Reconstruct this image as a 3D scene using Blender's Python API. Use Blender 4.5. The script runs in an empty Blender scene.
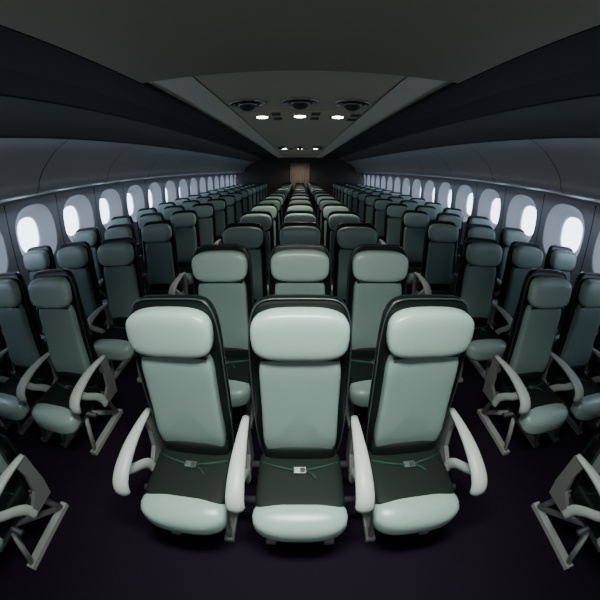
import bpy, math, random
from mathutils import Vector, Matrix
random.seed(3)
C=bpy.context.scene.collection
# ---------------- materials
def mat(name,col,rough=.5,metal=0,spec=.5,emit=None,es=0,noise=None,bump=None,coat=0):
    m=bpy.data.materials.new(name); m.use_nodes=True
    nt=m.node_tree; b=nt.nodes['Principled BSDF']
    b.inputs['Base Color'].default_value=(*col,1); b.inputs['Roughness'].default_value=rough
    b.inputs['Metallic'].default_value=metal
    b.inputs['Specular IOR Level'].default_value=spec
    b.inputs['Coat Weight'].default_value=coat
    if emit: 
        b.inputs['Emission Color'].default_value=(*emit,1); b.inputs['Emission Strength'].default_value=es
    tc=nt.nodes.new('ShaderNodeTexCoord')
    if noise:
        sc,amt=noise
        n=nt.nodes.new('ShaderNodeTexNoise'); n.inputs['Scale'].default_value=sc; n.inputs['Detail'].default_value=4
        nt.links.new(tc.outputs['Object'],n.inputs['Vector'])
        r=nt.nodes.new('ShaderNodeMixRGB'); r.inputs[1].default_value=(*[c*(1-amt) for c in col],1); r.inputs[2].default_value=(*[min(1,c*(1+amt)) for c in col],1)
        nt.links.new(n.outputs['Fac'],r.inputs[0]); nt.links.new(r.outputs[0],b.inputs['Base Color'])
        if bump:
            bp=nt.nodes.new('ShaderNodeBump'); bp.inputs['Strength'].default_value=bump; bp.inputs['Distance'].default_value=.01
            nt.links.new(n.outputs['Fac'],bp.inputs['Height']); nt.links.new(bp.outputs[0],b.inputs['Normal'])
    return m
def fabric(name,c1,c2,period):
    m=mat(name,c1,.5,spec=.45); nt=m.node_tree; b=nt.nodes['Principled BSDF']
    tc=nt.nodes.new('ShaderNodeTexCoord')
    outs=[]
    for rot in (0.5,-0.5):
        mp=nt.nodes.new('ShaderNodeMapping'); mp.inputs['Rotation'].default_value=(0,rot*1.3,0)
        nt.links.new(tc.outputs['Object'],mp.inputs['Vector'])
        w=nt.nodes.new('ShaderNodeTexWave'); w.wave_type='BANDS'; w.bands_direction='Z'
        w.inputs['Scale'].default_value=2*math.pi/period/20; w.inputs['Distortion'].default_value=0
        nt.links.new(mp.outputs[0],w.inputs['Vector']); outs.append(w)
    mu=nt.nodes.new('ShaderNodeMath'); mu.operation='MULTIPLY'
    nt.links.new(outs[0].outputs['Fac'],mu.inputs[0]); nt.links.new(outs[1].outputs['Fac'],mu.inputs[1])
    r=nt.nodes.new('ShaderNodeMixRGB'); r.inputs[1].default_value=(*c2,1); r.inputs[2].default_value=(*c1,1)
    nt.links.new(mu.outputs[0],r.inputs[0]); nt.links.new(r.outputs[0],b.inputs['Base Color'])
    return m
M_head=mat('teal_leather',(.315,.425,.38),.32,spec=.55,noise=(30,.06),bump=.05)
M_back=fabric('seat_fabric',(.215,.30,.272),(.185,.262,.238),.012)
M_shell=mat('black_shell',(.004,.007,.006),.3,spec=.35)
M_rim=mat('shell_rim',(.035,.045,.045),.3)
M_dark=mat('dark_cushion',(.006,.010,.008),.65,spec=.25,noise=(60,.3),bump=.1)
M_arm=mat('armrest_plastic',(.50,.52,.49),.4,noise=(20,.04))
M_brk=mat('armrest_bracket',(.16,.16,.155),.45)
M_leg=mat('leg_metal',(.40,.40,.38),.35,metal=.2)
M_pan=mat('seat_pan',(.04,.04,.045),.5)
M_metal=mat('buckle_metal',(.7,.7,.7),.25,metal=1)
M_belt=mat('belt_webbing',(.012,.055,.035),.7)
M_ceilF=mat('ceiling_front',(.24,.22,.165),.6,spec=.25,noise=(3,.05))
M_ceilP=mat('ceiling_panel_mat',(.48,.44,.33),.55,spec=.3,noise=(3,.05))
M_strip=mat('ceiling_strip',(.66,.62,.50),.5)
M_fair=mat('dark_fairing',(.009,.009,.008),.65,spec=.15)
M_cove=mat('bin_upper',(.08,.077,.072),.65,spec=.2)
M_bin=mat('bin_plastic',(.44,.43,.43),.40)
M_wall=mat('sidewall_panel',(.34,.335,.35),.5,noise=(4,.04))
M_reveal=mat('window_reveal',(.75,.75,.77),.45)
M_seam=mat('seam',(.02,.02,.02),.6)
M_carpet=mat('carpet',(.013,.0085,.016),.95,spec=.05,noise=(180,.35),bump=.3)
M_glass=mat('window_daylight',(.8,.85,.9),.3,emit=(.68,.82,1),es=5.5)
M_lamp=mat('lamp_lens',(1,1,1),.4,emit=(1,.97,.88),es=25)
M_chrome=mat('vent_ring',(.35,.35,.33),.3,metal=.8)
M_bulk=mat('bulkhead_wood',(.035,.03,.026),.5,noise=(8,.3))
M_door=mat('curtain',(.20,.15,.115),.8,noise=(10,.3))
# ---------------- mesh builder
class MB:
    def __init__(s): s.v=[];s.f=[];s.m=[];s.mats=[];s.sm=[]
    def mi(s,m):
        if m not in s.mats: s.mats.append(m)
        return s.mats.index(m)
    def add(s,vs,fs,m,smooth=True):
        o=len(s.v); s.v+= [tuple(v) for v in vs]; k=s.mi(m)
        for f in fs: s.f.append(tuple(i+o for i in f)); s.m.append(k); s.sm.append(smooth)
    def sup(s,c,a,b,h,e1,e2,m,nu=32,nv=14,deform=None):
        """superellipsoid, poles on Y"""
        def p(w,e): return math.copysign(abs(w)**e,w)
        vs=[];fs=[]
        for j in range(nv+1):
            et=-math.pi/2+math.pi*j/nv
            for i in range(nu):
                w=2*math.pi*i/nu
                ce=p(math.cos(et),e1) if 0<j<nv else 0
                x=a*ce*p(math.cos(w),e2); z=h*ce*p(math.sin(w),e2); y=b*p(math.sin(et),e1)
                q=Vector((x,y,z))
                if deform: q=deform(q)
                vs.append(q+Vector(c))
        for j in range(nv):
            for i in range(nu):
                i2=(i+1)%nu
                fs.append((j*nu+i,j*nu+i2,(j+1)*nu+i2,(j+1)*nu+i))
        s.add(vs,fs,m)
    def box(s,c,d,m,rot=None):
        vs=[Vector((x*d[0]/2,y*d[1]/2,z*d[2]/2)) for x in(-1,1) for y in(-1,1) for z in(-1,1)]
        if rot: vs=[rot@v for v in vs]
        vs=[v+Vector(c) for v in vs]
        s.add(vs,[(0,1,3,2),(4,6,7,5),(0,4,5,1),(2,3,7,6),(0,2,6,4),(1,5,7,3)],m,False)
    def tube(s,path,rx,m,n=8,closed=False,rz=None,cap=True):
        P=[Vector(p) for p in path]; L=len(P); vs=[];fs=[]
        if not hasattr(rx,'__len__'): rx=[rx]*L
        rz=rz or rx
        if not hasattr(rz,'__len__'): rz=[rz]*L
        for k in range(L):
            a=P[(k-1)%L] if (closed or k>0) else P[k]; b=P[(k+1)%L] if (closed or k<L-1) else P[k]
            t=(b-a).normalized()
            ref=Vector((1,0,0)) if abs(t.x)<.9 else Vector((0,1,0))
            sv=(ref-t*ref.dot(t)).normalized(); u=t.cross(sv)
            for i in range(n):
                w=2*math.pi*i/n
                vs.append(P[k]+sv*math.cos(w)*rx[k]+u*math.sin(w)*rz[k])
        for k in range(L if closed else L-1):
            k2=(k+1)%L
            for i in range(n):
                i2=(i+1)%n; fs.append((k*n+i,k*n+i2,k2*n+i2,k2*n+i))
        if not closed and cap: fs.append(tuple(range(n))[::-1]); fs.append(tuple((L-1)*n+i for i in range(n)))
        s.add(vs,fs,m)
    def prism(s,poly,x0,x1,m):
        n=len(poly)
        vs=[(x0,y,z) for y,z in poly]+[(x1,y,z) for y,z in poly]
        fs=[tuple(range(n)),tuple(range(n,2*n))[::-1]]+[(i,i+n,(i+1)%n+n,(i+1)%n) for i in range(n)]
        s.add(vs,fs,m,False)
    def strip(s,sec,y0,y1,m,smooth=True):
        n=len(sec); vs=[(x,y0,z) for x,z in sec]+[(x,y1,z) for x,z in sec]
        s.add(vs,[(i,i+1,i+1+n,i+n) for i in range(n-1)],m,smooth)
    def disc(s,c,r,m,n=24,r2=None):
        r2=r2 or r
        s.add([(c[0]+r*math.cos(2*math.pi*i/n),c[1]+r2*math.sin(2*math.pi*i/n),c[2]) for i in range(n)],[tuple(range(n))],m,False)
    def mesh(s,name):
        me=bpy.data.meshes.new(name); me.from_pydata(s.v,[],s.f)
        for m in s.mats: me.materials.append(m)
        me.polygons.foreach_set('material_index',s.m); me.polygons.foreach_set('use_smooth',s.sm)
        import bmesh
        bm=bmesh.new(); bm.from_mesh(me); bmesh.ops.remove_doubles(bm,verts=bm.verts,dist=1e-6)
        bm.to_mesh(me); bm.free(); me.update(); return me
    def obj(s,name,loc=(0,0,0),parent=None):
        o=bpy.data.objects.new(name,s.mesh(name)); C.objects.link(o); o.location=loc
        if parent: o.parent=parent
        return o
pw=lambda v,e:math.copysign(abs(v)**e,v)
def smoothsec(ctrl,k=6):
    out=[]
    P=[ctrl[0]]+ctrl+[ctrl[-1]]
    for i in range(1,len(P)-2):
        for j in range(k):
            t=j/k; a,b_,c,d=P[i-1],P[i],P[i+1],P[i+2]
            out.append(tuple(.5*((2*b_[q])+(-a[q]+c[q])*t+(2*a[q]-5*b_[q]+4*c[q]-d[q])*t*t+(-a[q]+3*b_[q]-3*c[q]+d[q])*t**3) for q in range(len(a))))
    out.append(ctrl[-1]); return out
# ---------------- seat   (faces -Y, origin on floor below headrest)
SP=.52
def yb(z): return -.05+.07*(z-.44)/.78
def seat_mesh(arms,name):
    b=MB()
    def lean(zc,extra=None):
        def f(q):
            q=q.copy(); q.y+=yb(zc+q.z)-yb(zc)
            if extra: q=extra(q)
            return q
        return f
    SZ,SH,SA=.79,.430,.208
    def shp(q):
        t=q.z/SH
        q.x*=1-.07*max(0,t)**3-.08*max(0,-t)**2
        q.y-=.020*(abs(q.x)/SA)**3
        return q
    b.sup((0,yb(SZ)+.048,SZ),SA,.030,SH,.35,.28,M_shell,nu=56,nv=14,deform=lean(SZ,shp))
    path=[]
    for i in range(56):
        w=2*math.pi*i/56
        q=Vector((SA*.985*pw(math.cos(w),.28),0,SH*.99*pw(math.sin(w),.28)))
        q=lean(SZ,shp)(q); path.append(q+Vector((0,yb(SZ)+.024,SZ)))
    b.tube(path,.0035,M_rim,n=6,closed=True)
    # back pad
    def bp(q):
        t=q.z/.31
        q.x*=1-.05*max(0,-t)**2-.05*math.exp(-((t-.2)/.5)**2)
        q.y-=.018*(abs(q.x)/.172)**2.5 + .014*math.exp(-((t+.45)/.35)**2)
        return q
    b.sup((0,yb(.725)+.015,.725),.172,.045,.285,.38,.32,M_back,nu=48,nv=16,deform=lean(.725,bp))
    # headrest
    def hr(q):
        q.y-=.015*(abs(q.x)/.18)**2
        q.x*=1-.04*max(0,-q.z/.1)
        return q
    b.sup((0,yb(1.09)-.012,1.09),.186,.048,.100,.5,.56,M_head,nu=48,nv=16,deform=lean(1.09,hr))
    b.tube([(x,yb(.99)-.030-.012*(abs(x)/.18)**2,.992) for x in [-.15+.30*k/10 for k in range(11)]],.006,M_shell,n=6)
    # dark lumbar skirt below the pale pad
    b.sup((0,-.055,.455),.172,.042,.06,.5,.35,M_dark)
    # cushion: dark top, pale front roll
    b.sup((0,-.20,.382),.197,.17,.055,.25,.3,M_dark,nu=40)
    def fr(q):
        q.x*=1-.16*max(0,-q.y/.085)**2
        q.z-=.025*max(0,-q.y/.085)
        return q
    b.sup((0,-.388,.370),.205,.085,.068,.62,.5,M_head,nu=44,nv=16,deform=fr)
    b.box((0,-.20,.325),(.36,.30,.04),M_pan)
    b.tube([(-SP/2+.001,-.05,.315),(SP/2-.001,-.05,.315)],.02,M_pan,n=10)
    b.tube([(-SP/2+.001,-.26,.315),(SP/2-.001,-.26,.315)],.018,M_pan,n=10)
    # belt
    b.tube([(-.18,-.12,.432),(-.10,-.15,.440),(-.02,-.17,.443)],.003,M_belt,n=6,rz=.014)
    b.tube([(.18,-.12,.432),(.10,-.15,.440),(.02,-.17,.443)],.003,M_belt,n=6,rz=.014)
    b.box((0,-.17,.447),(.055,.034,.010),M_metal)
    b.box((.012,-.17,.453),(.022,.024,.004),M_pan)
    b.tube([(.03,-.172,.443),(.055,-.19,.442),(.075,-.215,.441)],.003,M_belt,n=6,rz=.012)
    # tray table and pocket on the rear of the shell
    b.box((0,yb(.85)+.09,.85),(.34,.018,.24),M_pan)
    b.box((0,yb(.6)+.088,.58),(.34,.02,.2),M_dark)
    # armrests
    for sx in arms:
        x=sx*SP/2
        ctl=[(x,.03,.598),(x,-.10,.602),(x,-.22,.592),(x,-.32,.566),(x,-.375,.535),(x,-.395,.495),(x,-.38,.455)]
        pth=smoothsec(ctl,3)
        L=len(pth)
        rs=[.017+.022*math.sin(min(1,k/(L*.62))*math.pi/2) for k in range(L)]; rs[-1]=.016; rs[-2]=.027; rs[-3]=.034
        b.tube(pth,rs,M_arm,n=16,rz=[r*.68 for r in rs])
        # curved strut from arm back down to the seat beam
        st=smoothsec([(x,-.32,.555),(x,-.27,.49),(x,-.20,.43),(x,-.15,.37),(x,-.13,.30)],4)
        b.tube(st,.016,M_arm,n=10,rz=[.030,.029,.028,.027,.026,.026,.026,.026,.027,.028,.029,.03,.03,.03,.03,.03,.03][:len(st)])
        b.prism([(.04,.59),(-.04,.59),(-.03,.5),(-.05,.40),(-.13,.34),(-.13,.30),(.02,.30),(.04,.40)],x-.012,x+.012,M_brk)
    # legs
    for lx in (-.15,.15):
        for (p,q) in (((-.25,.32),(-.34,.03)),((-.04,.32),(.05,.03)),((-.24,.3),(.03,.05))):
            b.tube([(lx,p[0],p[1]),(lx,q[0],q[1])],.014,M_leg,n=8,rz=.02)
        b.box((lx,-.14,.015),(.05,.46,.03),M_leg)
    return b.mesh(name)
me1=seat_mesh((-1,),'seat_single_arm'); me2=seat_mesh((-1,1),'seat_both_arms')
def put(x,y,last):
    o=bpy.data.objects.new('airline_seat',me2 if last else me1); C.objects.link(o); o.location=(x,y,0)
PT=.845
for n in range(16):
    y=.97+PT*n
    for k,x in enumerate((-SP,0,SP)): put(x,y,k==2)
for n in range(16):
    y=.56+PT*n if n else .52
    for cx in(-2.12,2.12):
        for k,d in enumerate((-SP,0,SP)): put(cx+d,y,k==2)
# ---------------- room shell
Y0,Y1=-1.6,14.4
Z=1.67; HC=.70
b=MB(); b.strip([(-3.05,0),(3.05,0)],Y0,Y1,M_carpet,False); b.obj('floor')
b=MB()
b.strip([(-.71,Z+HC),(.71,Z+HC)],1.0,Y1,M_ceilP,False)
for sx in(-1,1):
    b.strip([(sx*.71,Z+HC),(sx*.72,Z+HC-.008),(sx*1.02,Z+HC-.002)],1.0,Y1,M_strip,False)
    b.strip([(sx*.70,Z+HC-.0015),(sx*.712,Z+HC-.0015)],1.0,Y1,M_seam,False)
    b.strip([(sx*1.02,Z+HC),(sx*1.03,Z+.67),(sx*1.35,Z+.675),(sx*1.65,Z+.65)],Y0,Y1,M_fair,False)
n=33
pts=[(-1.02+2.04*i/32, 1.98-.08*(abs(-1.02+2.04*i/32)/1.02)**2) for i in range(n)]
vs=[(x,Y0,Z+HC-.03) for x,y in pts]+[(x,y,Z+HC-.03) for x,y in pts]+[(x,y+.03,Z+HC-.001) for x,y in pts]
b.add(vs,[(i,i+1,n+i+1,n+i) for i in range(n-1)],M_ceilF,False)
b.add(vs,[(n+i,n+i+1,2*n+i+1,2*n+i) for i in range(n-1)],M_strip,False)
b.obj('ceiling')
up=smoothsec([(1.65,.64),(1.88,.60),(2.10,.52)])
face=smoothsec([(2.11,.515),(2.3,.44),(2.48,.31),(2.575,.20),(2.60,.12),(2.66,.07),(2.80,.06),(2.90,.08)])
WX=3.0
for sx,side in((-1,'left'),(1,'right')):
    b=MB()
    S=lambda sec,o=0:[(sx*(x-o),Z+z-o*.5) for x,z in sec]
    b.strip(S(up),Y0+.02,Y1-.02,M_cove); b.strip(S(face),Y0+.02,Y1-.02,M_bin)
    b.strip(S([(2.095,.522),(2.112,.513)],.004),Y0+.02,Y1-.02,M_seam,False)
    y=1.15
    while y<Y1:
        b.strip(S(face[:-12],.003),y,y+.010,M_seam); y+=1.27
    b.obj('overhead_bin_'+side)
    b=MB()
    zc=1.30; zt,zb=1.70,.90
    b.strip([(sx*2.88,Z+.085),(sx*2.96,Z+.07),(sx*WX,zt)],Y0,Y1,M_wall)
    b.strip([(sx*WX,zb),(sx*3.02,.6),(sx*2.99,.3),(sx*2.92,.1),(sx*2.90,0)],Y0,Y1,M_wall)
    N=48; pitch=.82
    def se(a,h,w,e=.78):
        return a*pw(math.cos(w),e),h*pw(math.sin(w),e)
    k=0; y=2.66-pitch*5; wins=[]
    while y+pitch/2<=Y1+.4:
        r0=[]
        for i in range(N):
            w=2*math.pi*i/N; c,s_=math.cos(w),math.sin(w)
            t=min((pitch/2)/abs(c) if abs(c)>1e-6 else 9,((zt-zc) if s_>0 else (zc-zb))/abs(s_) if abs(s_)>1e-6 else 9)
            r0.append((sx*WX,y+c*t,zc+s_*t))
        rings=[r0]
        for a,h,o in((.33,.35,0),(.318,.338,.012),(.225,.27,.15),(.175,.215,.165),(.165,.205,.19)):
            rings.append([(sx*(WX+o),y+se(a,h,2*math.pi*i/N)[0],zc+se(a,h,2*math.pi*i/N)[1]) for i in range(N)])
        for q in range(len(rings)-1):
            b.add(rings[q]+rings[q+1],[(i,(i+1)%N,N+(i+1)%N,N+i) for i in range(N)],M_reveal if q>1 else M_wall,q>0)
        wins.append(rings[-1])
        b.box((sx*(WX-.001),y+pitch/2,(zt+zb)/2),(.003,.008,zt-zb),M_seam)
        y+=pitch; k+=1
    b.obj('wall_'+side)
    for j,ring in enumerate(wins):
        g=MB(); g.add(ring,[tuple(range(N))],M_glass,False)
        g.obj('window_%d'%(j+1+(0 if sx<0 else 40)))
b=MB(); b.box((0,Y1+.03,1.2),(6.1,.06,2.6),M_bulk); b.obj('wall_rear')
b=MB(); b.box((0,Y0-.03,1.2),(6.1,.06,2.6),M_wall); b.obj('wall_front')
b=MB(); vs=[];n=40
for zz in (.02,2.1):
    for i in range(n+1):
        x=-.45+.9*i/n; vs.append((x,Y1-.06+.02*math.sin(i*1.3),zz))
b.add(vs,[(i,i+1,n+2+i,n+1+i) for i in range(n)],M_door); b.obj('curtain')
# ---------------- ceiling fixtures
def spot(loc,e,col,ang=120,r=.03,tilt=0):
    l=bpy.data.lights.new('spot','SPOT'); l.energy=e; l.color=col; l.spot_size=math.radians(ang); l.spot_blend=.8; l.shadow_soft_size=r
    o=bpy.data.objects.new('ceiling_spotlight',l); C.objects.link(o); o.location=loc; o.rotation_euler=(math.radians(tilt),0,0)
def area(loc,sx,sy,e,col,rot=(0,0,0),name='ceiling_light',spread=180):
    l=bpy.data.lights.new('area','AREA'); l.shape='RECTANGLE'; l.size=sx; l.size_y=sy; l.energy=e; l.color=col; l.spread=math.radians(spread)
    o=bpy.data.objects.new(name,l); C.objects.link(o); o.location=loc; o.rotation_euler=rot
zc=Z+HC
for y in (3.0,8.2):
    b=MB()
    for x in(-.50,0,.50):
        b.tube([(x+.165*math.cos(2*math.pi*i/32),y+.165*math.sin(2*math.pi*i/32),zc-.008) for i in range(32)],.012,M_chrome,n=8,closed=True)
        b.disc((x,y,zc-.004),.16,M_shell)
        b.sup((x,y,zc-.03),.08,.08,.05,1,1,M_seam,nu=20,nv=10)
        b.tube([(x+.085*math.cos(2*math.pi*i/24),y+.085*math.sin(2*math.pi*i/24),zc-.025) for i in range(24)],.008,M_chrome,n=6,closed=True)
        for d in(-.12,.12): b.sup((x+d,y,zc-.015),.022,.022,.014,1,1,M_chrome,nu=12,nv=6)
    b.box((0,y+.72,zc-.006),(1.30,.62,.012),M_ceilP)
    for x in(-.45,0,.45):
        b.disc((x,y+.75,zc-.0135),.10,M_seam,r2=.10)
        b.disc((x,y+.75,zc-.015),.068,M_lamp,r2=.08)
        for d in (-.02,.28):
            b.box((x+.18,y+.60+d,zc-.014),(.10,.16,.006),M_seam)
    b.obj('passenger_service_panel')
    for x in(-.45,0,.45): spot((x,y+.75,zc-.05),20,(1,.98,.9))
for y in (5.6,11.0): 
    for x in (-.3,.3): spot((x,y,zc-.03),20,(1,.98,.9))  # added spots without fixtures, to even out the light along the rows
spot((0,13.5,zc-.05),50,(1,.96,.9),150)  # added spot for a glow on the curtain and last rows
area((0,.46,Z+HC-.04),.8,.35,36,(.93,1,.95),(math.radians(9),0,0),spread=105)
area((0,Y0+.05,1.9),1.6,.5,8,(1,1,.92),(math.radians(98),0,0),'galley_light')  # added fill lamp, unseen behind the camera, brightens ceiling and bins
for sx in(-1,1):
    area((sx*2.78,6.4,Z+.03),.14,15,17,(.58,.75,1),(0,sx*math.radians(15),0),'wall_wash_light')  # added cool fill strips, hidden under the bins, for the side seats
w=bpy.data.worlds.new('World'); bpy.context.scene.world=w; w.use_nodes=True
w.node_tree.nodes['Background'].inputs[0].default_value=(.3,.35,.4,1); w.node_tree.nodes['Background'].inputs[1].default_value=.05
cam=bpy.data.cameras.new('camera'); co=bpy.data.objects.new('camera',cam); C.objects.link(co)
cam.sensor_width=36; cam.clip_start=.02; cam.lens=14.6
cam.type='PANO'
F=17.85
for tgt in (getattr(cam,'cycles',None),cam):
    try:
        tgt.panorama_type='FISHEYE_LENS_POLYNOMIAL'; tgt.fisheye_fov=math.radians(200)
        tgt.fisheye_polynomial_k0=0; tgt.fisheye_polynomial_k1=-1/F; tgt.fisheye_polynomial_k2=0
        tgt.fisheye_polynomial_k3=.5/(12*F**3); tgt.fisheye_polynomial_k4=0
        break
    except Exception as e: print('pano',e)
co.location=(0,0,Z); co.rotation_euler=(math.radians(90-24.4),0,0)
bpy.context.scene.camera=co
